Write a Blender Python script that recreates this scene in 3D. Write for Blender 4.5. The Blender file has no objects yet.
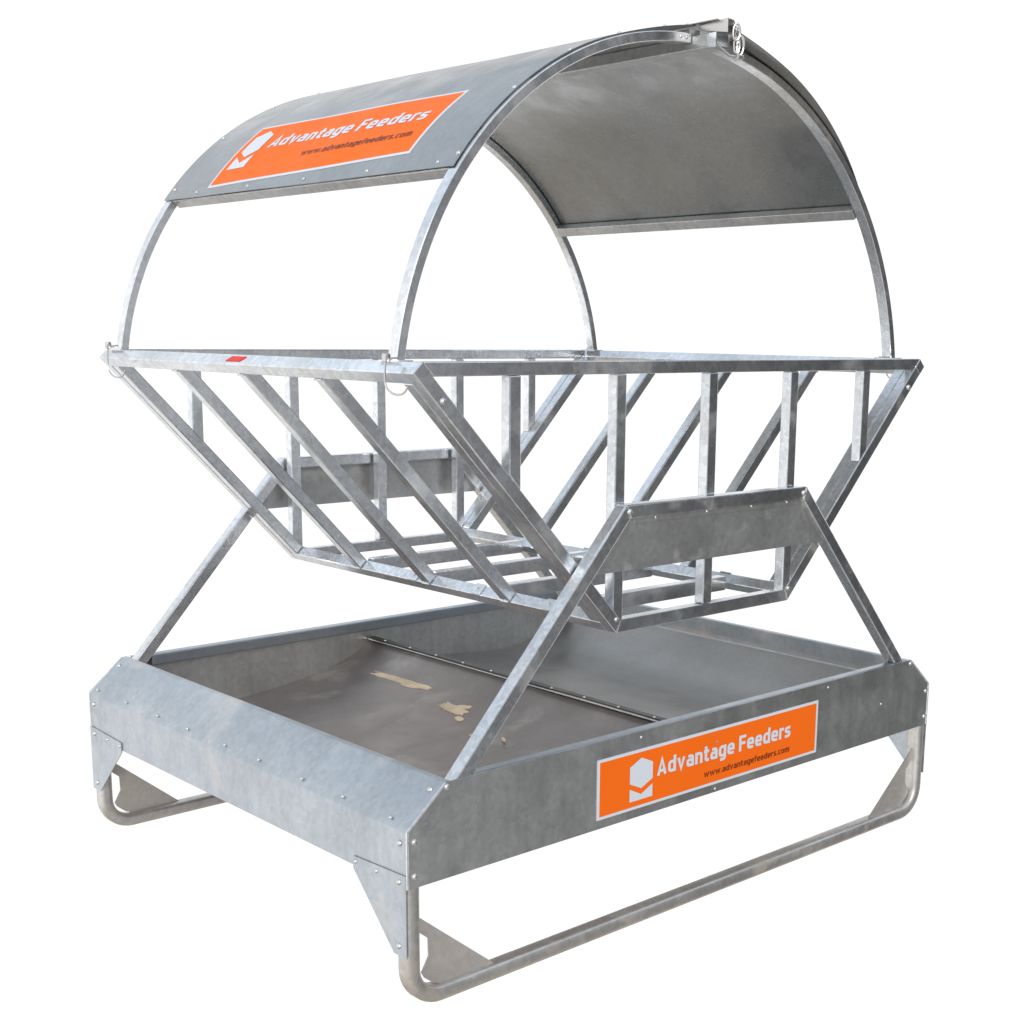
import bpy, bmesh, math, random
from math import sin, cos, pi, radians, sqrt
from mathutils import Vector, Matrix, noise
random.seed(4)
S = 1.5                      # metres per modelling unit
sc = bpy.context.scene

# ---------------------------------------------------------------- camera
cam_d = bpy.data.cameras.new('camera'); cam = bpy.data.objects.new('camera', cam_d)
sc.collection.objects.link(cam); sc.camera = cam
CP = Vector((-2.014, -1.7267, 1.1086)); yaw, pit, rol = 0.759, -0.1976, 0.0135
F_PX, UX, UY = 1395.07, 578.88, 611.02
fw = Vector((sin(yaw)*cos(pit), cos(yaw)*cos(pit), sin(pit)))
r0 = Vector((cos(yaw), -sin(yaw), 0)); u0 = r0.cross(fw)
rr = r0*cos(rol) + u0*sin(rol); uu = -r0*sin(rol) + u0*cos(rol)
M = Matrix(((rr.x, uu.x, -fw.x), (rr.y, uu.y, -fw.y), (rr.z, uu.z, -fw.z))).to_4x4()
M.translation = CP*S
cam.matrix_world = M
cam_d.sensor_width = 36; cam_d.lens = F_PX/1024*36
cam_d.shift_x = (512-UX)/1024; cam_d.shift_y = (UY-512)/1024
cam_d.clip_start = .05; cam_d.clip_end = 200

# ---------------------------------------------------------------- world: a bright white surround, dimmer behind the camera and underfoot
w = bpy.data.worlds.new('World'); sc.world = w; w.use_nodes = True
nt = w.node_tree; N = nt.nodes; Lk = nt.links; N.clear()
def nd(t, **k):
    n = N.new(t)
    for a, b in k.items(): setattr(n, a, b)
    return n
out = nd('ShaderNodeOutputWorld'); bg = nd('ShaderNodeBackground'); tc = nd('ShaderNodeTexCoord')
Lk.new(bg.outputs[0], out.inputs[0])
def dotn(v):
    n = nd('ShaderNodeVectorMath', operation='DOT_PRODUCT'); n.inputs[1].default_value = v
    Lk.new(tc.outputs['Generated'], n.inputs[0]); return n.outputs['Value']
def ramp(sock, a, b, ca, cb):
    m = nd('ShaderNodeMapRange', interpolation_type='SMOOTHSTEP'); m.inputs[1].default_value = a; m.inputs[2].default_value = b
    Lk.new(sock, m.inputs[0])
    x = nd('ShaderNodeMix', data_type='RGBA'); Lk.new(m.outputs[0], x.inputs[0])
    for c, i in ((ca, 6), (cb, 7)):
        if isinstance(c, tuple): x.inputs[i].default_value = (*c, 1)
        else: Lk.new(c, x.inputs[i])
    return x.outputs[2]
WHITE = (1.06, 1.06, 1.06)
wn = nd('ShaderNodeTexNoise'); wn.inputs['Scale'].default_value = 2.6; wn.inputs['Detail'].default_value = 3
Lk.new(tc.outputs['Generated'], wn.inputs['Vector'])
wm = nd('ShaderNodeMapRange'); wm.inputs[1].default_value = .34; wm.inputs[2].default_value = .66; wm.inputs[3].default_value = .70; wm.inputs[4].default_value = 1.30
Lk.new(wn.outputs['Fac'], wm.inputs[0])
def vary(c):
    v = nd('ShaderNodeVectorMath', operation='SCALE'); Lk.new(wm.outputs[0], v.inputs['Scale'])
    if isinstance(c, tuple): v.inputs[0].default_value = c
    else: Lk.new(c, v.inputs[0])
    return v.outputs[0]
dusk = ramp(dotn((.69, .725, 0)), -.42, .06, (.50, .51, .53), (.062, .062, .062))          # behind the camera, darker to the right
side = ramp(dotn((-.72, .69, 0)), -.60, .50, vary(dusk), (1.24, 1.25, 1.26))
front = ramp(dotn((.69, .725, 0)), .38, .62, side, WHITE)
up = ramp(dotn((0, 0, 1)), .34, .60, front, vary((.84, .95, 1.08)))
down = ramp(dotn((0, 0, -1)), .50, .66, up, vary((.56, .51, .44)))
Lk.new(down, bg.inputs['Color']); bg.inputs['Strength'].default_value = 1.0

# one soft sun from the left
sun_d = bpy.data.lights.new('sun', 'SUN'); sun = bpy.data.objects.new('sun', sun_d); sc.collection.objects.link(sun)
sun_d.energy = 1.7; sun_d.angle = radians(22); sun_d.color = (1, .97, .92)
sun.rotation_euler = (Vector((-.60, -1.0, .55))).to_track_quat('Z', 'Y').to_euler()
sun.location = (-6, -1, 6)
sc.view_settings.view_transform = 'Standard'; sc.view_settings.look = 'None'
sc.view_settings.exposure = 0; sc.view_settings.gamma = 1
sc.render.engine = 'CYCLES'

# ---------------------------------------------------------------- materials
def galv(name, col, rough=.40, metal=.8, cloud=.22, spangle=.10, stain=None, stain_amt=0., streak=0., stain_scale=3.0, bump=.025, wavy=0., spec=.5):
    m = bpy.data.materials.new(name); m.use_nodes = True
    t = m.node_tree; n = t.nodes; l = t.links; n.clear()
    o = n.new('ShaderNodeOutputMaterial'); b = n.new('ShaderNodeBsdfPrincipled'); l.new(b.outputs[0], o.inputs[0])
    b.inputs['Specular IOR Level'].default_value = spec
    c = n.new('ShaderNodeTexCoord'); co = c.outputs['Object']
    def noi(scale, det=4, rg=.55, vec=co, dist=0):
        k = n.new('ShaderNodeTexNoise'); k.inputs['Scale'].default_value = scale; k.inputs['Detail'].default_value = det
        k.inputs['Roughness'].default_value = rg; k.inputs['Distortion'].default_value = dist; l.new(vec, k.inputs['Vector']); return k.outputs['Fac']
    def mr(s, a, b_, c_, d):
        k = n.new('ShaderNodeMapRange'); k.inputs[1].default_value = a; k.inputs[2].default_value = b_; k.inputs[3].default_value = c_; k.inputs[4].default_value = d
        l.new(s, k.inputs[0]); return k.outputs[0]
    def mul(a, b_):
        k = n.new('ShaderNodeMath'); k.operation = 'MULTIPLY'
        for i, s in enumerate((a, b_)):
            if isinstance(s, float): k.inputs[i].default_value = s
            else: l.new(s, k.inputs[i])
        return k.outputs[0]
    big = mr(noi(3.0, 3, .5, dist=.4), .3, .7, 1-cloud*.7, 1+cloud*.5)
    mid = mr(noi(38, 3, .5), .3, .7, 1-cloud*.12, 1+cloud*.12)
    vo = n.new('ShaderNodeTexVoronoi'); vo.inputs['Scale'].default_value = 70; l.new(co, vo.inputs['Vector'])
    sep = n.new('ShaderNodeSeparateColor'); l.new(vo.outputs['Color'], sep.inputs[0])
    sp = mr(sep.outputs[0], 0, 1, 1-spangle, 1+spangle)
    f = mul(mul(big, mid), sp)
    mp = n.new('ShaderNodeMapping'); mp.inputs['Scale'].default_value = (9, 9, .9); l.new(co, mp.inputs['Vector'])
    if streak: f = mul(f, mr(noi(3.2, 4, .6, vec=mp.outputs[0]), .35, .7, 1-streak, 1+streak*.5))
    vm = n.new('ShaderNodeVectorMath'); vm.operation = 'SCALE'; vm.inputs[0].default_value = col; l.new(f, vm.inputs['Scale'])
    colr = vm.outputs[0]
    sf = None
    if stain:
        sf = mr(noi(stain_scale, 6, .62, dist=.4), .54, .66, 0, stain_amt)
        mx = n.new('ShaderNodeMix'); mx.data_type = 'RGBA'; l.new(sf, mx.inputs[0]); l.new(colr, mx.inputs[6]); mx.inputs[7].default_value = (*stain, 1)
        colr = mx.outputs[2]
        inv = n.new('ShaderNodeMath'); inv.operation = 'SUBTRACT'; inv.inputs[0].default_value = 1; l.new(sf, inv.inputs[1])
        l.new(mul(inv.outputs[0], metal), b.inputs['Metallic'])
    else: b.inputs['Metallic'].default_value = metal
    l.new(colr, b.inputs['Base Color'])
    l.new(mr(noi(8, 3, .5, dist=.5), .3, .7, rough-.06, rough+.08), b.inputs['Roughness'])
    bp = n.new('ShaderNodeBump'); bp.inputs['Strength'].default_value = bump; bp.inputs['Distance'].default_value = .01
    l.new(noi(120, 3, .6), bp.inputs['Height'])
    if wavy:
        b2 = n.new('ShaderNodeBump'); b2.inputs['Strength'].default_value = wavy; b2.inputs['Distance'].default_value = .05
        l.new(noi(2.4, 2, .4), b2.inputs['Height']); l.new(b2.outputs[0], bp.inputs['Normal'])
    l.new(bp.outputs[0], b.inputs['Normal'])
    return m
def plain(name, col, rough=.45, metal=0., var=.05):
    return galv(name, col, rough, metal, cloud=var, spangle=0, bump=.01, spec=.2)

TUBE = galv('galvanised_tube', (.71, .725, .745), .22, .96, cloud=.20, spangle=.10, stain=(.46, .42, .37), stain_amt=.22, stain_scale=6)
SHEET = galv('galvanised_sheet', (.45, .482, .51), .38, .85, cloud=.14, spangle=.06, streak=.06, stain=(.60, .545, .51), stain_amt=.5, stain_scale=3.6, wavy=.045)
ENDS = galv('weathered_sheet', (.62, .625, .62), .34, .92, cloud=.14, spangle=.07, streak=.08, wavy=.10)
CHAN = galv('dull_channel', (.46, .46, .455), .38, .85)
LIP = galv('lip_sheet', (.37, .41, .45), .34, .88, cloud=.12, spangle=.05)
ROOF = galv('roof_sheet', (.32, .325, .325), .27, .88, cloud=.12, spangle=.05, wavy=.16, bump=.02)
FLOOR_R = galv('floor_sheet_clean', (.305, .292, .275), .34, .82, cloud=.10, spangle=.03, wavy=.10, bump=.02)
FLOOR = galv('floor_sheet_dusty', (.285, .248, .228), .38, .80, cloud=.16, spangle=.03, stain=(.44, .40, .35), stain_amt=.35, stain_scale=5, wavy=.15, bump=.02)
PLATE = galv('brace_sheet', (.42, .42, .42), .40, .82, cloud=.18, spangle=.08, stain=(.50, .48, .46), stain_amt=.4, stain_scale=7, wavy=.12)
SKID = galv('scuffed_tube', (.54, .52, .495), .38, .80, cloud=.22, spangle=.08, stain=(.36, .29, .22), stain_amt=.55, stain_scale=7)
GUS = galv('gusset_sheet', (.52, .485, .45), .48, .65, cloud=.15, spangle=.05, stain=(.40, .34, .29), stain_amt=.5, stain_scale=6)
BOLT = galv('zinc_bolt', (.66, .65, .64), .28, .95, cloud=.1, spangle=0)
WIRE = galv('zinc_wire', (.60, .58, .57), .30, .95, cloud=.05, spangle=0)
ORANGE = plain('orange_vinyl', (.84, .138, .004), .55, 0, .03)
WHITEV = plain('white_vinyl', (.60, .63, .68), .38, 0, .02)
BROWNV = plain('dark_print', (.15, .030, .012), .4, 0, .02)
RED = plain('red_vinyl', (.72, .03, .02), .4, 0, .03)
TAN = galv('tan_residue', (.60, .48, .33), .8, 0, cloud=.55, spangle=0, bump=.05)
DARK = galv('seam_rubber', (.07, .065, .06), .5, .3, cloud=.1, spangle=0)

# ---------------------------------------------------------------- mesh helpers
def finish(name, bm, mat, parent=None, smooth=False):
    for v in bm.verts: v.co *= S
    bmesh.ops.recalc_face_normals(bm, faces=bm.faces)
    me = bpy.data.meshes.new(name); bm.to_mesh(me); bm.free(); me.materials.append(mat)
    if smooth:
        for p in me.polygons: p.use_smooth = True
        try: me.set_sharp_from_angle(angle=radians(32))
        except Exception: pass
    o = bpy.data.objects.new(name, me); sc.collection.objects.link(o)
    if parent is not None: o.parent = parent
    return o
def join(bm, other):
    me = bpy.data.meshes.new('tmp'); other.to_mesh(me); other.free(); bm.from_mesh(me); bpy.data.meshes.remove(me)
def bev(bm, off=.0018, seg=2):
    es = [e for e in bm.edges if len(e.link_faces) == 2 and e.calc_face_angle(0) > .35]
    if off: bmesh.ops.bevel(bm, geom=es, offset=off, segments=seg, affect='EDGES', profile=.5, clamp_overlap=True)
def beam(p0, p1, w, h, up, off=.002):
    """box from p0 to p1; w across, h along up; p0/p1 on the centre line"""
    p0 = Vector(p0); p1 = Vector(p1); d = (p1-p0).normalized(); up = Vector(up); up = (up-d*up.dot(d)).normalized(); s = d.cross(up)
    bm = bmesh.new(); vs = []
    for p in (p0, p1):
        for a, b in ((-1,-1),(1,-1),(1,1),(-1,1)): vs.append(bm.verts.new(p+s*a*w/2+up*b*h/2))
    bm.faces.new(vs[:4]); bm.faces.new(vs[4:])
    for i in range(4): bm.faces.new((vs[i], vs[(i+1)%4], vs[4+(i+1)%4], vs[4+i]))
    bmesh.ops.recalc_face_normals(bm, faces=bm.faces); bev(bm, off); return bm
def prism(poly, axis, t0, t1, off=.0015):
    """poly in the two axes other than axis (in x,y,z order)"""
    bm = bmesh.new(); A = []
    for t in (t0, t1):
        r = []
        for a, b in poly:
            c = [a, b]; c.insert(axis, t); r.append(bm.verts.new(c))
        A.append(r)
    n = len(poly); bm.faces.new(A[0]); bm.faces.new(A[1])
    for i in range(n): bm.faces.new((A[0][i], A[0][(i+1)%n], A[1][(i+1)%n], A[1][i]))
    bmesh.ops.recalc_face_normals(bm, faces=bm.faces)
    if off: bev(bm, off)
    return bm
def strip(pts, y0, y1, t, ny=1, wob=0.):
    """open sheet: profile pts (x,z) run along y, thickness t"""
    P = [Vector((a, 0, b)) for a, b in pts]; nrm = []
    for i in range(len(P)):
        d = (P[min(i+1, len(P)-1)]-P[max(i-1, 0)]).normalized(); nrm.append(Vector((-d.z, 0, d.x)))
    bm = bmesh.new(); g = []
    for j in range(ny+1):
        y = y0+(y1-y0)*j/ny
        a = []; b = []
        for p, q in zip(P, nrm):
            k = wob*noise.noise(Vector((p.x*4, y*4, p.z*4+7)))
            a.append(bm.verts.new(p+q*k+Vector((0, y, 0)))); b.append(bm.verts.new(p+q*(k+t)+Vector((0, y, 0))))
        g.append((a, b))
    n = len(P)
    for j in range(ny):
        for i in range(n-1):
            for k in (0, 1): bm.faces.new((g[j][k][i], g[j][k][i+1], g[j+1][k][i+1], g[j+1][k][i]))
        for i in (0, n-1): bm.faces.new((g[j][0][i], g[j][1][i], g[j+1][1][i], g[j+1][0][i]))
    for j in (0, ny):
        for i in range(n-1): bm.faces.new((g[j][0][i], g[j][0][i+1], g[j][1][i+1], g[j][1][i]))
    return bm
def ring(poly, w, axis, t0, t1, closed=True, gap=.0002, off=.002):
    """mitred frame pieces lying inside the outline poly (given counter-clockwise in its plane)"""
    P = [Vector(p) for p in poly]; n = len(P); out = []
    def nin(a, b):
        d = (b-a).normalized(); return Vector((-d.y, d.x))
    def inner(i):
        p = P[i]
        if not closed and i == 0: return p+nin(P[0], P[1])*w
        if not closed and i == n-1: return p+nin(P[n-2], P[n-1])*w
        a = nin(P[i-1], p); b = nin(p, P[(i+1)%n]); m = (a+b).normalized(); return p+m*w/m.dot(b)
    I = [inner(i) for i in range(n)]
    for i in range(n if closed else n-1):
        j = (i+1)%n; d = (P[j]-P[i]).normalized()*gap
        out.append(prism([P[i]+d, P[j]-d, I[j]-d, I[i]+d], axis, t0, t1, off))
    return out
def sweep(path, r, closed=False, seg=8):
    """round wire along points"""
    P = [Vector(p) for p in path]; n = len(P); bm = bmesh.new(); R = []; prev = None
    for i in range(n):
        if closed: d = (P[(i+1)%n]-P[i-1]).normalized()
        else: d = (P[min(i+1, n-1)]-P[max(i-1, 0)]).normalized()
        a = prev if prev is not None else (Vector((0, 0, 1)) if abs(d.z) < .9 else Vector((1, 0, 0)))
        a = (a-d*a.dot(d)).normalized(); prev = a; b = d.cross(a)
        R.append([bm.verts.new(P[i]+(a*cos(2*pi*k/seg)+b*sin(2*pi*k/seg))*r) for k in range(seg)])
    for i in range(n if closed else n-1):
        A, B = R[i], R[(i+1)%n]
        for k in range(seg): bm.faces.new((A[k], A[(k+1)%seg], B[(k+1)%seg], B[k]))
    if not closed: bm.faces.new(R[0]); bm.faces.new(R[-1])
    return bm
def sweep_rect(secs, off=0):
    """secs: list of 4-point loops"""
    bm = bmesh.new(); R = [[bm.verts.new(p) for p in s] for s in secs]; m = len(R[0])
    for A, B in zip(R, R[1:]):
        for k in range(m): bm.faces.new((A[k], A[(k+1)%m], B[(k+1)%m], B[k]))
    bm.faces.new(R[0]); bm.faces.new(R[-1]); return bm
def rounded(hw, hh, c, k=3):
    """rounded rectangle outline points"""
    r = []
    for q, (sx, sy) in enumerate(((1,1),(-1,1),(-1,-1),(1,-1))):
        for i in range(k+1):
            a = q*pi/2+i*pi/2/k; r.append((sx*(hw-c)+c*cos(a), sy*(hh-c)+c*sin(a)))
    return r
_rivets = {}
def rivet(p, n, parent, r=.0042, name='rivet'):
    key = (round(r, 5), name)
    if key not in _rivets:
        bm = bmesh.new(); prof = [(1, 0), (.97, .16), (.78, .42), (.45, .62), (0, .70)]; rings = []
        for a, h in prof[:-1]: rings.append([bm.verts.new((a*r*cos(t*pi/5), a*r*sin(t*pi/5), h*r)) for t in range(10)])
        for A, B in zip(rings, rings[1:]):
            for k in range(10): bm.faces.new((A[k], A[(k+1)%10], B[(k+1)%10], B[k]))
        top = bm.verts.new((0, 0, prof[-1][1]*r))
        for k in range(10): bm.faces.new((rings[-1][k], rings[-1][(k+1)%10], top))
        o = finish(name, bm, BOLT, None, True); _rivets[key] = o; first = True
    else: o = _rivets[key].copy(); sc.collection.objects.link(o); first = False
    o.parent = parent; o.location = Vector(p)*S
    o.rotation_euler = Vector(n).to_track_quat('Z', 'Y').to_euler()
    return o

# ---------------------------------------------------------------- the thing
W = .75; L = 1.1667; ZB, ZK, ZT, WT = .218, .318, .385, .671
root = bpy.data.objects.new('hay_feeder', None); sc.collection.objects.link(root)
root['label'] = 'galvanised steel hay feeder with curved roof, slatted rack, tray on skids and orange stickers'
root['category'] = 'hay feeder'
FLIP = lambda y, far: (L-y) if far else y

# skids -----------------------------------------------------------
def skid(far):
    hw = .0140; xo = W-.0006; rad = .072; yc = .0173; pts = []
    pts.append((-xo+hw, ZK-.012, 0.)); 
    for i in range(11):
        a = pi+(pi/2)*i/10; pts.append((-xo+hw+(rad-hw)+(rad-hw)*cos(a), rad+(rad-hw)*sin(a)))
    q = [(p[0], p[1]) for p in pts]
    q += [(-x, z) for x, z in reversed(q)]
    secs = []; n = len(q)
    for i in range(n):
        a = Vector(q[max(i-1, 0)]); b = Vector(q[min(i+1, n-1)]); d = (b-a).normalized(); nn = Vector((-d.y, d.x))
        s = []
        for u, v in rounded(.0140, .0165, .0085):
            s.append((q[i][0]+nn.x*u, FLIP(yc+v, far), q[i][1]+nn.y*u))
        secs.append(s)
    return finish('skid', sweep_rect(secs), SKID, root, True)
for far in (0, 1):
    sk = skid(far)
    for sg in (-1, 1):   # corner gussets in the skid's own plane, with a cut-out beside the upright
        pl = [(-.7225, .163), (-.552, .0235), (-.665, .0235), (-.690, .034), (-.706, .047), (-.7125, .058), (-.6975, .084), (-.6985, .116), (-.7225, .136)]
        pl = [(x*-sg, z) for x, z in pl]
        finish('skid_gusset', prism(pl, 1, FLIP(.014, far), FLIP(.0165, far), 0), GUS, sk)
        g = prism([(FLIP(.001, far), .242), (FLIP(.001, far), .099), (FLIP(.036, far), .099), (FLIP(.150, far), .214), (FLIP(.150, far), .2355)], 0, sg*(W+.0003), sg*(W+.0023), 0)
        go = finish('corner_gusset', g, SHEET, root)
        for y, z, r in ((.020, .228, .0055), (.022, .116, .0055), (.143, .227, .004), (.083, .228, .004)):
            rivet((sg*(W+.0023), FLIP(y, far), z), (sg, 0, 0), go, r)

# tray ------------------------------------------------------------
for far in (0, 1):
    pl = [(-W, ZB), (W, ZB), (W, ZK), (WT, ZT), (-WT, ZT), (-W, ZK)]
    ep = finish('end_panel', prism(pl, 1, FLIP(0, far), FLIP(.002, far), .0006), ENDS, root)
    finish('top_lip', beam((-.611, FLIP(.0135, far), ZT-.0125), (.611, FLIP(.0135, far), ZT-.0125), .0225, .026, (0, 0, 1), .003), LIP, ep)
    for x, z, r in ((-.668, .376, .0062), (-.735, .297, .0062), (-.735, .238, .0062), (.668, .376, .005), (.738, .300, .005), (.738, .239, .005)):
        rivet((x, FLIP(0, far), z), (0, 1 if far else -1, 0), ep, r, 'bolt')
    for x, z in ((.003, .322), (.002, .225), (-.212, .372), (.36, .372), (.56, .30)):
        rivet((x, FLIP(0, far), z), (0, 1 if far else -1, 0), ep, .0032)
for sg in (-1, 1):
    pr = [(-W, ZB), (-W+.0004, ZK-.004), (-W+.003, ZK), (-WT-.002, ZT-.001), (-WT+.001, ZT), (-WT+.011, ZT), (-WT+.013, ZT-.002), (-WT+.013, ZT-.036)]
    if sg > 0: pr = [(-x, z) for x, z in pr]
    bm = strip(pr, .0022, L-.0022, -.002 if sg < 0 else .002, 12, .0012)
    sp = finish('side_panel', bm, SHEET, root, True)
    nrm = Vector((sg*(ZT-ZK), 0, (W-WT))).normalized()
    for k in range(9):
        y = .056+k*.1355+.006*sin(k*9); rivet((sg*.7415, y, .3262+.0005), nrm, sp, .0032)
    for y in (.02, L-.02):
        rivet((sg*(W), y, .294), (sg, 0, 0), sp, .0055, 'bolt')
        rivet((sg*(WT+.016), y, ZT-.0133), nrm, sp, .0055, 'bolt')

# floor: two sheets that dish down from a ridge in the middle
fl = fr = [(0, .332), (.02, .3190), (.05, .3035), (.09, .287), (.14, .2735), (.208, .261), (.28, .2515), (.367, .2440), (.45, .2415), (.52, .2500), (.57, .2680), (.61, .2940), (.64, .3220), (.655, .345)]
def prof_z(tab, x):
    x = abs(x)
    for (a, za), (b, zb) in zip(tab, tab[1:]):
        if x <= b: t = (x-a)/(b-a); return za+(zb-za)*t
    return tab[-1][1]
for sg, tab in ((-1, fl), (1, fr)):
    fine = []
    for i in range(41):
        x = .001+.6535*i/40
        z = sum(prof_z(tab, max(0, min(.655, x+d))) for d in (-.02, -.01, 0, .01, .02))/5 if x > .02 else prof_z(tab, x)
        fine.append((sg*x, z))
    fs = finish('floor_sheet', strip(fine, .0024, L-.0024, .0015 if sg < 0 else -.0015, 30, .0035), FLOOR if sg < 0 else FLOOR_R, root, True)
    if sg < 0:
        def residue(cx, cy, lx, ly, ang, seed):
            bm = bmesh.new(); n = 60; pts = []
            for i in range(n):
                a = 2*pi*i/n; c_, s_ = cos(a), sin(a)
                rx = lx*(abs(c_)**.55)*(1 if c_ > 0 else -1); ry = ly*(abs(s_)**.55)*(1 if s_ > 0 else -1)
                k = 1+.22*noise.noise(Vector((cos(a)*2.2+seed, sin(a)*2.2, seed)))+.28*noise.noise(Vector((cos(a)*9+seed, sin(a)*9, seed)))
                x, y = rx*k, ry*k; x, y = x*cos(ang)-y*sin(ang)+cx, x*sin(ang)+y*cos(ang)+cy
                z = prof_z(tab, x)+.0045+.0035*noise.noise(Vector((x*4, y*4, prof_z(tab, x)*4+7)))
                pts.append(bm.verts.new((x, y, z)))
            c = bm.verts.new(sum((v.co for v in pts), Vector())/n)
            for i in range(n): bm.faces.new((pts[i], pts[(i+1)%n], c))
            ex = bmesh.ops.extrude_face_region(bm, geom=list(bm.faces)); 
            for v in [g for g in ex['geom'] if isinstance(g, bmesh.types.BMVert)]: v.co.z -= .003
            return finish('dried_residue', bm, TAN, fs)
        residue(-.098, .905, .009, .105, .02, 1.); residue(-.106, .86, .006, .03, .1, 2.); residue(-.138, .655, .013, .045, -.1, 4.); residue(-.120, .64, .006, .018, .3, 5.)
        residue(-.166, .600, .007, .013, -.3, 7.); residue(-.19, .42, .003, .010, -.5, 9.); residue(-.21, .50, .0025, .006, .4, 3.); residue(-.07, .55, .0025, .005, .1, 6.)
for far in (0, 1):
    for sg in (-1, 1):
        y = FLIP(.0008, far)
        pts = [(sg*(W-.0012), y, z) for z in (ZB+.001, .25, .28, ZK-.004)]+[(sg*(W-.0020), y, ZK-.0012)]+[(sg*(W-.0015-(W-WT)*t), y, ZK-.0012+(ZT-ZK)*t) for t in (.06, .35, .7, .985)]
        finish('corner_edge', sweep(pts, .0027, seg=8), TUBE, root, True)
seam = finish('seam_strip', beam((.0, .004, .3365), (.0, L-.004, .3365), .016, .003, (0, 0, 1), .0006), DARK, root)
finish('seam_edge', beam((-.012, .004, .3335), (-.012, L-.004, .3335), .004, .0026, (.45, 0, 1), .0006), CHAN, seam)
for k in range(11): rivet((-.004, .06+k*.104, .338), (0, 0, 1), seam, .0034)

# end supports ----------------------------------------------------
for far in (0, 1):
    y0, y1 = FLIP(.0032, far), FLIP(.0302, far)
    out4 = [(-.698, .328), (-.26, .808), (.26, .808), (.698, .328)]
    P = list(reversed(out4))
    a, b, c = ring(P, .0265, 1, y0, y1, closed=False, off=.003)
    l1 = finish('support_leg', a, TUBE, root); tb = finish('support_top_bar', b, TUBE, root); l2 = finish('support_leg', c, TUBE, root)
    for x in (-.251, .249): rivet((x, FLIP(.0032, far), .795), (0, 1 if far else -1, 0), tb, .0062, 'bolt')
    e = lambda z: .26+(.808-z)/1.0959-.006
    zt_, zb_ = .783, .689
    bp = finish('brace_plate', prism([(-e(zb_), zb_), (e(zb_), zb_), (e(zt_)+.0, zt_), (-e(zt_), zt_)], 1, FLIP(.0085, far), FLIP(.0105, far), 0), PLATE, root)
    bm = beam((-.235, FLIP(.0080, far), .7795), (.235, FLIP(.0080, far), .7795), .002, .014, (0, 0, 1), .0004)
    finish('plate_flange', bm, PLATE, bp)
    for x, z in ((-.04, .7795), (.09, .7795), (.2, .7795), (-.18, .7795)):
        rivet((x, FLIP(.0070, far), z), (0, 1 if far else -1, 0), bp, .0030)

# hay rack --------------------------------------------------------
O = Vector((-.704, 1.0425)); T = Vector((-.686, 1.0600)); BC = Vector((-.250, .569))
dd = (BC-O).normalized()              # down-slope direction in xz
nn = Vector((dd.y, -dd.x))            # outward-down normal
if nn.x > 0: nn = -nn
tw = .0252
rack = root
Y0, Y1 = .0335, 1.1300
for far in (0, 1):
    y0, y1 = (Y1-.0245, Y1) if far else (Y0, Y0+.0245)
    hexa = [(-.250, .569), (.250, .569), (.704, 1.0425), (.686, 1.060), (-.686, 1.060), (-.704, 1.0425)]
    # bottom rail, diagonals, top rail (mitred)
    q = [(BC.x, BC.y), (-BC.x, BC.y), (-O.x, O.y), (-T.x, T.y), (T.x, T.y), (O.x, O.y)]
    t_in = T.y-.0235
    kx = lambda z: O.x+(z-O.y)/((BC.y-O.y)/(BC.x-O.x))   # outer line x at height z
    wx = tw/abs(dd.y)                                      # horizontal width of diagonal
    g = .0002
    top = [(T.x, T.y), (-T.x, T.y), (-kx(t_in)-wx, t_in), (kx(t_in)+wx, t_in)]
    fr_top = finish('rack_end_top_rail', prism(top, 1, y0, y1, .002), TUBE, root)
    b_in = BC.y+.0245
    bot = [(BC.x+.001, BC.y), (-BC.x-.001, BC.y), (-kx(b_in)-wx, b_in), (kx(b_in)+wx, b_in)]
    finish('rack_end_bottom_rail', prism(bot, 1, y0+.0004, y1-.0004, .002), TUBE, root)
    for sg in (-1, 1):
        dg = [(T.x-g, T.y-g), (O.x, O.y), (BC.x, BC.y), (kx(b_in)+wx-g, b_in), (kx(t_in)+wx-g, t_in)]
        if sg > 0: dg = [(-x, z) for x, z in dg]
        dgo = finish('rack_end_post', prism(dg, 1, y0, y1, .002), TUBE, root)
        rivet((sg*.645, y1 if far else y0, .998), (0, 1 if far else -1, 0), dgo, .006, 'bolt')
        rivet((sg*.250, y1 if far else y0, .595), (0, 1 if far else -1, 0), dgo, .005, 'bolt')
    for x in (-.4935, -.246, 0, .2445, .490):
        ztop = t_in-.0003; hw = .0125
        def zlow(xx):
            if abs(xx) < abs(kx(b_in)+wx): return b_in+.0003
            xx = -abs(xx); return O.y+(xx-wx-O.x)*((BC.y-O.y)/(BC.x-O.x))
        pl = [(x-hw, ztop), (x-hw, zlow(x-hw)+.0002), (x+hw, zlow(x+hw)+.0002), (x+hw, ztop)]
        if abs(x) == .246 or abs(x) == .2445:
            pl = [(x-hw, ztop), (x-hw, b_in-.012), (x+hw, b_in-.012), (x+hw, ztop)]
            finish('rack_end_bar', prism(pl, 1, y0+.0008, y1-.0008, .002), TUBE, root)
        else: finish('rack_end_bar', prism(pl, 1, y0+.0010, y1-.0010, .002), TUBE, root)
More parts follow.
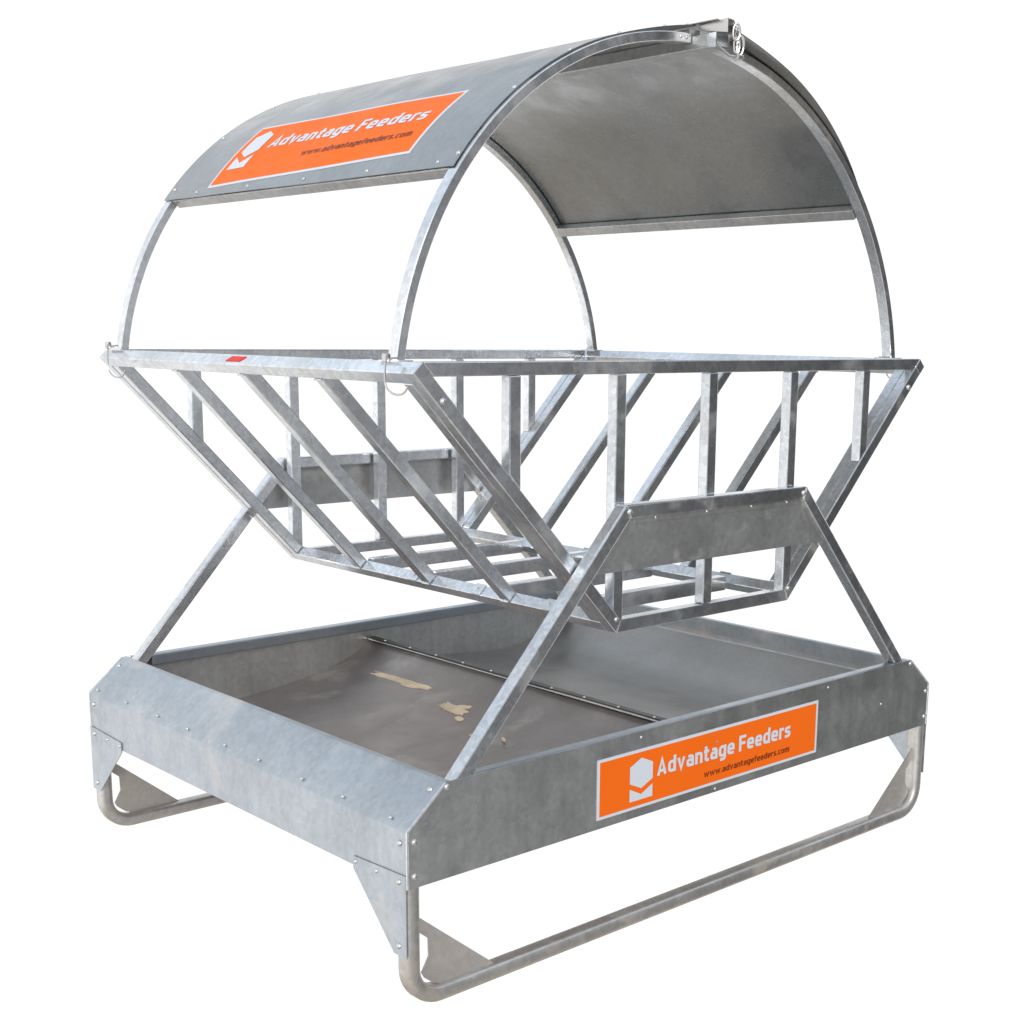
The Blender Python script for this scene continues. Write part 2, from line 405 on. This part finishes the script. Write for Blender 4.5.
# slanted sides
D3 = lambda v, sg: Vector((v.x*(-sg), 0, v.y))     # sg=-1 keeps the left side
ys0, ys1 = Y0+.0250, Y1-.0250
for sg in (-1, 1):
    d3 = D3(dd, sg); n3 = D3(nn, sg)
    O3 = D3(O, sg); B3 = D3(BC, sg)
    def line_at(s, half=tw/2): return O3+d3*s-n3*half
    Ln = (BC-O).length
    # top and bottom rails run the full length between (and, at the top, past) the end frames
    c = line_at(tw/2)
    tr = finish('rack_side_top_rail', beam(c+Vector((0, Y0-.0006, 0)), c+Vector((0, Y1-.010, 0)), tw, tw+.0005, n3, .002), TUBE, root)
    c = line_at(Ln-tw/2)
    br = finish('rack_side_bottom_rail', beam(c+Vector((0, ys0, 0)), c+Vector((0, ys1, 0)), tw, tw, n3, .002), TUBE, root)
    for y in (ys0+tw/2+.0004, .3255, .580, .832, ys1-tw/2-.0004):
        a = line_at(tw+.0003)+Vector((0, y, 0)); b = line_at(Ln-tw-.0003)+Vector((0, y, 0))
        finish('rack_slat', beam(a, b, tw, tw-.0006, n3, .002), TUBE, root)
    for y in (.3255, .580, .832):
        for s_ in (tw+.0012, Ln-tw-.0012):
            for h_, ax_ in ((-.0006, Vector((0, 1, 0))),):
                c0 = line_at(s_, h_)+Vector((0, y, 0)); pts = []
                for i in range(9):
                    pts.append(c0+ax_*((i/8-.5)*tw*.95)+d3*.0006*sin(i*2.1+y*30)+n3*.0005*cos(i*1.7))
                finish('weld_bead', sweep(pts, .0019, seg=6), TUBE, tr if s_ < .1 else br, True)
    for y in (.205, .420, .632):
        p = line_at(Ln-tw-.0012, tw/2)+Vector((0, y, 0))
        tab = finish('bar_tab', beam(p-n3*.014+Vector((0, -.001, 0)), p+n3*.012+Vector((0, -.001, 0)), .030, .0022, -d3, .0006), TUBE, br)
        rivet(p-d3*.0012, -d3, tab, .0038, 'bolt')
    if sg < 0:
        q0 = O3-n3*.0135-d3*.0012
        sk_ = .010
        bm = bmesh.new()
        vs = [bm.verts.new(q0+n3*.0065+Vector((0, y, 0))) for y in (.612, .562)]+[bm.verts.new(q0-n3*.0055+Vector((0, y, 0))) for y in (.550, .600)]
        bm.faces.new(vs); ex = bmesh.ops.extrude_face_region(bm, geom=list(bm.faces))
        for v in [g_ for g_ in ex['geom'] if isinstance(g_, bmesh.types.BMVert)]: v.co += d3*.0009
        finish('red_tag', bm, RED, tr)
for y in (.190, .405, .617, .845):
    finish('rack_floor_bar', beam((-.222, y, .5885), (.222, y, .5885), .024, .030, (0, 0, 1), .002), TUBE, root)

# roof ------------------------------------------------------------
RX, RZ, ZC = .6934, .6794, .9647; TS = .940
HY = ((.0995, .1240), (1.0600, 1.0845))
def arcp(th, dr=0.): return Vector(((RX+dr)*sin(th), 0, ZC+(RZ+dr)*cos(th)))
for y0, y1 in HY:
    for sg in (-1, 1):
        secs = []; t0 = 1.432; t1 = .0285; n = 56
        for i in range(n+1):
            th = sg*(t0+(t1-t0)*i/n); s = []
            for u, v in rounded(.0085, (y1-y0)/2, .0013, 1):
                p = arcp(th, -.0085+u); s.append((p.x, (y0+y1)/2+v, p.z))
            secs.append(s)
        h = finish('roof_hoop', sweep_rect(secs), TUBE, root, True)
        ft = arcp(sg*1.43, -.0085)
        bm = beam((ft.x-sg*.0, y0-.012, ft.z+.0005), (ft.x, y1+.016, ft.z+.0005), .032, .003, (0, 0, 1), .0006)
        f = finish('foot_plate', bm, TUBE, h)
        rivet((ft.x, y1+.010, ft.z+.002), (0, 0, 1), f, .0045, 'bolt')
        if y0 < .5 and sg < 0:
            for th in (-.045, -.068): rivet(arcp(th, -.008)+Vector((0, y0, 0)), (0, -1, 0), h, .0030)
beam_o = finish('ridge_beam', beam((0, .058, 1.6265), (0, 1.098, 1.6265), .036, .025, (0, 0, 1), .003), CHAN, root)
# hollow mouth of the ridge tube: a rim standing proud of a dark recess
bm = bmesh.new()
for a, b, c_, d_ in (((-.018, 1.614), (.018, 1.614), (.018, 1.6165), (-.018, 1.6165)), ((-.018, 1.6365), (.018, 1.6365), (.018, 1.639), (-.018, 1.639)),
                     ((-.018, 1.6165), (-.0155, 1.6165), (-.0155, 1.6365), (-.018, 1.6365)), ((.0155, 1.6165), (.018, 1.6165), (.018, 1.6365), (.0155, 1.6365))):
    join(bm, prism([a, b, c_, d_], 1, .040, .0578, 0))
finish('tube_mouth', bm, TUBE, beam_o)
finish('ridge_packer', beam((0, .108, 1.6468), (0, 1.096, 1.6468), .027, .0150, (0, 0, 1), .001), CHAN, beam_o)
finish('latch_flange', prism([(.034, 1.6410), (.034, 1.6655), (.060, 1.6650), (.104, 1.6610), (.104, 1.6530)], 0, .0060, .0080, .0003), WIRE, beam_o)
bm = strip([(.0083, 1.6625), (.014, 1.6635), (.024, 1.6625), (.0275, 1.657), (.0285, 1.632)], .036, .095, .002)
brk = finish('latch_bracket', bm, WIRE, beam_o)
rivet((-.010, .118, 1.6610), (0, 0, 1), brk, .0055, 'bolt')

def lift(th): 
    k = max(0, 1-abs(th)/.30); return .0016+.0165*k*k
roofs = {}
for sg in (-1, 1):
    bm = bmesh.new(); NT, NY = 60, 30; G = [[], []]
    for i in range(NT+1):
        th = sg*(.012 if sg > 0 else -.010)+sg*(TS-.010)*i/NT if False else sg*(TS*i/NT) + (0 if i else -sg*.006)
        yf = HY[0][0]+(.011 if sg < 0 else .014)
        if sg > 0: yf -= .062*(1-abs(th)/TS)**.8
        yb = HY[1][1]+.002
        for L2 in (0, 1):
            row = []
            for j in range(NY+1):
                y = yf+(yb-yf)*j/NY
                wv = .0022*noise.noise(Vector((th*3.1+5*sg, y*3.2, 2)))*min(1, 6*j/NY, 6*(NY-j)/NY)
                p = arcp(th, lift(th)+wv+.0016*L2+(.0018*max(0, 1-abs(th)/.12) if sg > 0 else 0)); row.append(bm.verts.new((p.x, y, p.z)))
            G[L2].append(row)
    for L2 in (0, 1):
        for i in range(NT):
            for j in range(NY): bm.faces.new((G[L2][i][j], G[L2][i+1][j], G[L2][i+1][j+1], G[L2][i][j+1]))
    for i in range(NT):
        for j in (0, NY): bm.faces.new((G[0][i][j], G[0][i+1][j], G[1][i+1][j], G[1][i][j]))
    for j in range(NY):
        for i in (0, NT): bm.faces.new((G[0][i][j], G[0][i][j+1], G[1][i][j+1], G[1][i][j]))
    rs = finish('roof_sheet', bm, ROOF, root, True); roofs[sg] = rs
    # channel under the lower edge
    c0 = arcp(sg*(TS-.016), -.0115); nr = Vector((sin(sg*TS), 0, cos(TS))); tn = Vector((cos(TS), 0, -sg*sin(TS)))
    finish('edge_channel', beam(c0+Vector((0, HY[0][1]+.0005, 0)), c0+Vector((0, HY[1][0]-.0005, 0)), .024, .022, nr, .002), CHAN, rs)
    for y in (.16, .36, .56, .76, .96): rivet(arcp(sg*(TS-.018), .0032)+Vector((0, y, 0)), nr, rs, .0034)
    for th in (.10, .27, .45, .66, .90):
        th *= sg; dr = lift(th)+.0016
        for y in (.118, 1.070): rivet(arcp(th, dr)+Vector((0, y, 0)), (sin(th), 0, cos(th)), rs, .0042)
    if sg < 0:
        for y in (.25, .48, .71, .93): rivet(arcp(-.010, lift(-.01)+.0016)+Vector((0, y, 0)), (0, 0, 1), rs, .0032)

# pins: wire loops at the four rack corners, and the clip at the ridge
def pin(px, py, sg, k=1.):
    # wire loop: head on top of the side rail, round the rail's outer edge, hooked up underneath
    ctr = [(0, .020, 1.062), (.001, .022, 1.050), (.001, .023, 1.036), (.001, .022, 1.023), (0, .016, 1.0145), (-.004, .006, 1.0085), (-.009, -.006, 1.0085), (-.013, -.010, 1.0125), (-.016, -.014, 1.0215)]
    P = [Vector((px+sg*a, py+b*k, 1.0386+(c-1.0386)*k)) for a, b, c in ctr]; pts = []
    for i in range(len(P)-1):
        for j in range(4): pts.append(P[i].lerp(P[i+1], j/4))
    pts.append(P[-1])
    for _ in range(3): pts = [pts[0]]+[(pts[i-1]+pts[i]*2+pts[i+1])/4 for i in range(1, len(pts)-1)]+[pts[-1]]
    o = finish('linch_pin', sweep(pts, .0017), WIRE, root, True)
    h = P[0]
    finish('pin_head', beam(h+Vector((0, 0, -.004)), h+Vector((0, 0, .010)), .011, .012, (0, 1, 0), .003), WIRE, o, True)
    finish('pin_shank', beam(h+Vector((0, 0, .001)), h+Vector((-sg*.020, -.004, .001)), .006, .006, (0, 0, 1), .0015), WIRE, o, True)
    return o
pin(-.716, .066, -1); pin(-.716, 1.034, -1, 1.15); pin(.706, .118, 1, .8); pin(.706, 1.075, 1, .8)
def oval(c, a, b, ax1, ax2, n=28):
    c = Vector(c); ax1 = Vector(ax1).normalized(); ax2 = Vector(ax2).normalized(); r = []
    for i in range(n):
        t = 2*pi*i/n; r.append(c+ax1*a*cos(t)+ax2*b*sin(t)*(1 if abs(sin(t)) < .7 else 1))
    return r
l1 = finish('chain_link', sweep(oval((.029, .033, 1.6440), .0065, .0145, (.9, -.5, 0), (.05, 0, 1)), .0024, True), WIRE, root, True)
l2 = finish('chain_link', sweep(oval((.031, .033, 1.6220), .0055, .0135, (.8, -.5, 0), (0, 0, 1)), .0022, True), WIRE, root, True)
cb = finish('snap_hook', sweep(oval((.038, .031, 1.6210), .0065, .0170, (.9, -.45, 0), (.12, 0, 1)), .0024, True), WIRE, root, True)
finish('hook_gate', beam((.030, .031, 1.602), (.046, .030, 1.6025), .008, .007, (0, 1, 0), .002), WIRE, cb)
finish('chain_link', sweep(oval((.033, .037, 1.6075), .0050, .0110, (.3, -.9, 0), (.25, .1, 1)), .0021, True), WIRE, root, True)
finish('tie_wire', sweep([(.026, .040, 1.660), (.034, .034, 1.650), (.024, .033, 1.640), (.036, .031, 1.630), (.028, .034, 1.618), (.041, .032, 1.608), (.034, .034, 1.599)], .0014), WIRE, root, True)
bm = sweep([(-.014, .040, 1.617), (.0, .038, 1.609), (.014, .035, 1.602), (.030, .033, 1.602)], .0024)
finish('keeper_wire', bm, WIRE, cb, True)

# stickers --------------------------------------------------------
def rpoly(pts, r=.18, closed=False):
    """polyline with rounded corners; a point may carry its own radius as a third value"""
    out = []; n = len(pts)
    for i, p in enumerate(pts):
        q = Vector(p[:2]); rad = p[2] if len(p) > 2 else r
        if (not closed and i in (0, n-1)) or rad == 0: out.append(q); continue
        a = Vector(pts[i-1][:2]); b = Vector(pts[(i+1)%n][:2]); da = (a-q); db = (b-q)
        k = min(rad, da.length*.5, db.length*.5); A = q+da.normalized()*k; B = q+db.normalized()*k
        for j in range(6):
            t = j/5; out.append(A*(1-t)**2*.85/(.85) + q*2*t*(1-t) + B*t**2)
    return out
def ribbon(bm, P, w, closed, mp, fx, z):
    n = len(P); Ls = []
    def perp(d): d = d.normalized(); return Vector((-d.y, d.x))
    for i in range(n):
        if closed or 0 < i < n-1:
            d0 = P[i]-P[i-1]; d1 = P[(i+1)%n]-P[i]
            if d0.length < 1e-6: d0 = d1
            if d1.length < 1e-6: d1 = d0
            a = perp(d0); b = perp(d1); m = a+b
            m = m.normalized() if m.length > 1e-4 else a; m = m/max(.45, m.dot(b))
        else: m = perp(P[1]-P[0]) if i == 0 else perp(P[-1]-P[-2])
        Ls.append((P[i]+m*w/2, P[i]-m*w/2))
    V = [(bm.verts.new(mp(*fx(a), z)), bm.verts.new(mp(*fx(b), z))) for a, b in Ls]
    for i in range(n if closed else n-1):
        j = (i+1)%n; bm.faces.new((V[i][0], V[i][1], V[j][1], V[j][0]))
def glyph(c, w):
    h = w/2; X = .73; x = X-h
    def bowl(W_): return (rpoly([(h, h), (W_-h, h), (W_-h, x), (h, x)], .17, True), True)
    if c == 'A': return .64, [(rpoly([(h*.95, 0), (.32, 1.0-h*.4, 0), (.64-h*.95, 0)]), False), ([Vector((.15, .27)), Vector((.49, .27))], False)]
    if c == 'd': return .54, [bowl(.54), ([Vector((.54-h, 0)), Vector((.54-h, 1))], False)]
    if c == 'v': return .54, [(rpoly([(h*.9, X), (.27, h*.5, 0), (.54-h*.9, X)]), False)]
    if c == 'w': return .84, [(rpoly([(h*.9, X), (.24, h*.4, 0), (.42, X-h, 0), (.60, h*.4, 0), (.84-h*.9, X)]), False)]
    if c == 'a': return .52, [(rpoly([(h+.03, x), (.52-h, x), (.52-h, 0)], .16), False), (rpoly([(h, h), (.52-h, h, 0), (.52-h, .43-h*.2, 0), (h, .43-h*.2)], .12, True), True)]
    if c == 'n': return .52, [([Vector((h, 0)), Vector((h, X))], False), (rpoly([(h, x), (.52-h, x), (.52-h, 0)], .17), False)]
    if c == 'm': return .82, [([Vector((h, 0)), Vector((h, X))], False), (rpoly([(h, x), (.41, x), (.41, 0)], .14), False), (rpoly([(.41-.02, x), (.82-h, x), (.82-h, 0)], .14), False)]
    if c == 't': return .38, [(rpoly([(.06+h, .94), (.06+h, h), (.38, h)], .12), False), ([Vector((0, x)), Vector((.37, x))], False)]
    if c == 'f': return .36, [(rpoly([(.06+h, 0), (.06+h, 1-h), (.37, 1-h)], .12), False), ([Vector((0, x)), Vector((.35, x))], False)]
    if c == 'g': return .54, [bowl(.54), (rpoly([(.54-h, X), (.54-h, -.24+h), (h+.02, -.24+h)], .15), False)]
    if c == 'e': return .53, [([Vector((h*1.2, .355)), Vector((.53-h*1.2, .355))], False), (rpoly([(.53-h, .355-h), (.53-h, x), (h, x), (h, h), (.53-h*.6, h)], .17), False)]
    if c == 'c': return .46, [(rpoly([(.46, x), (h, x), (h, h), (.46, h)], .17), False)]
    if c == 'o': return .53, [bowl(.53)]
    if c == 'F': return .52, [([Vector((h, 0)), Vector((h, 1))], False), ([Vector((h, 1-h)), Vector((.52, 1-h))], False), ([Vector((h, .50)), Vector((.47, .50))], False)]
    if c == 'r': return .36, [([Vector((h, 0)), Vector((h, X))], False), (rpoly([(h, .40), (h, x), (.38, x)], .13), False)]
    if c == 's': return .47, [(rpoly([(.44, x), (h, x), (h, .365), (.47-h, .365), (.47-h, h), (.02, h)], .13), False)]
    if c == '.': return w, [([Vector((h, 0)), Vector((h, w))], False)]
    return .24, []
def letter_meshes(body, x0, x1, v0, cap, mp, h, w, gap):
    tot = 0; lay = []
    for c in body:
        W_, st = glyph(c, w); lay.append((c, tot, st)); tot += W_+(gap if c != ' ' else 0)
    tot -= gap; res = []
    for c, x, st in lay:
        if not st: continue
        bm = bmesh.new(); fx = lambda p, x=x: (x0+(p.x+x)/tot*(x1-x0), v0+p.y*cap)
        for k, (P, cl) in enumerate(st): ribbon(bm, P, w, cl, mp, fx, h+k*.00012)
        res.append(bm)
    return res
def patch(poly, mp, h, cuts=0):
    bm = bmesh.new(); f = bm.faces.new([bm.verts.new((u, v, 0)) for u, v in poly])
    bmesh.ops.triangulate(bm, faces=[f])
    if cuts: bmesh.ops.subdivide_edges(bm, edges=list(bm.edges), cuts=cuts, use_grid_fill=True)
    for q in bm.verts: q.co = mp(q.co.x, q.co.y, h)
    return bm
def grid(u0, u1, v0, v1, mp, h0, h1, nu, nv):
    bm = bmesh.new(); G = []
    for h in (h0, h1): G.append([[bm.verts.new(mp(u0+(u1-u0)*i/nu, v0+(v1-v0)*j/nv, h)) for j in range(nv+1)] for i in range(nu+1)])
    for g in G:
        for i in range(nu):
            for j in range(nv): bm.faces.new((g[i][j], g[i+1][j], g[i+1][j+1], g[i][j+1]))
    for i in range(nu):
        for j in (0, nv): bm.faces.new((G[0][i][j], G[0][i+1][j], G[1][i+1][j], G[1][i][j]))
    for j in range(nv):
        for i in (0, nu): bm.faces.new((G[0][i][j], G[0][i][j+1], G[1][i][j+1], G[1][i][j]))
    return bm
def sticker(mp, parent, bu, bv, logo, title, url):
    base = finish('sticker', grid(0, 1, 0, 1, mp, -.0003, .0004, 12, 16), WHITEV, parent, True)
    finish('orange_field', grid(bu, 1-bu, bv, 1-bv, mp, .0004, .0008, 12, 16), ORANGE, base, True)
    u0, u1, top, s1, s0, bot, k1, k0, kb = logo; um = (u0+u1)/2
    bm = patch([(u0, s0), (um, bot), (u1, s0), (u1, s1), (um, top), (u0, s1)], mp, .0014, 4)
    finish('logo_hexagon', bm, WHITEV, base)
    bm = patch([(u0, kb), (um, kb), (um, k0), (u0, k1)], mp, .0014, 3)
    join(bm, patch([(um, kb), (u1, kb), (u1, k1), (um, k0)], mp, .0014, 3)); bmesh.ops.remove_doubles(bm, verts=bm.verts, dist=1e-5)
    finish('logo_chevron', bm, WHITEV, base)
    for b_ in letter_meshes('Advantage Feeders', *title, mp, .0014, .185, .085): finish('letter', b_, WHITEV, base)
    for b_ in letter_meshes('www.advantagefeeders.com', *url, mp, .0014, .160, .11): finish('small_letter', b_, BROWNV, base)
    return base
ends = [o for o in bpy.data.objects if o.name.startswith('end_panel')]
mpE = lambda u, v, h: Vector((-.3255+.6515*u, -.0006-h, .2355+.1145*v))
sticker(mpE, ends[0], .010, .050, (.128, .222, .855, .735, .455, .335, .365, .235, .145), (.240, .858, .460, .285), (.447, .855, .180, .115))
def mpR(u, v, h):
    tb = -.913+.033*u; tt = -.641+.010*u
    th = tb+(tt-tb)*v; y = .923-.662*u-.006*u*v
    wv = .0022*noise.noise(Vector((th*3.1-5, y*3.2, 2)))
    p = arcp(th, lift(th)+wv+.0019+h); return Vector((p.x, y, p.z))
sticker(mpR, roofs[-1], .010, .035, (.040, .138, .87, .78, .52, .42, .445, .33, .245), (.180, .938, .525, .190), (.430, .942, .270, .09))
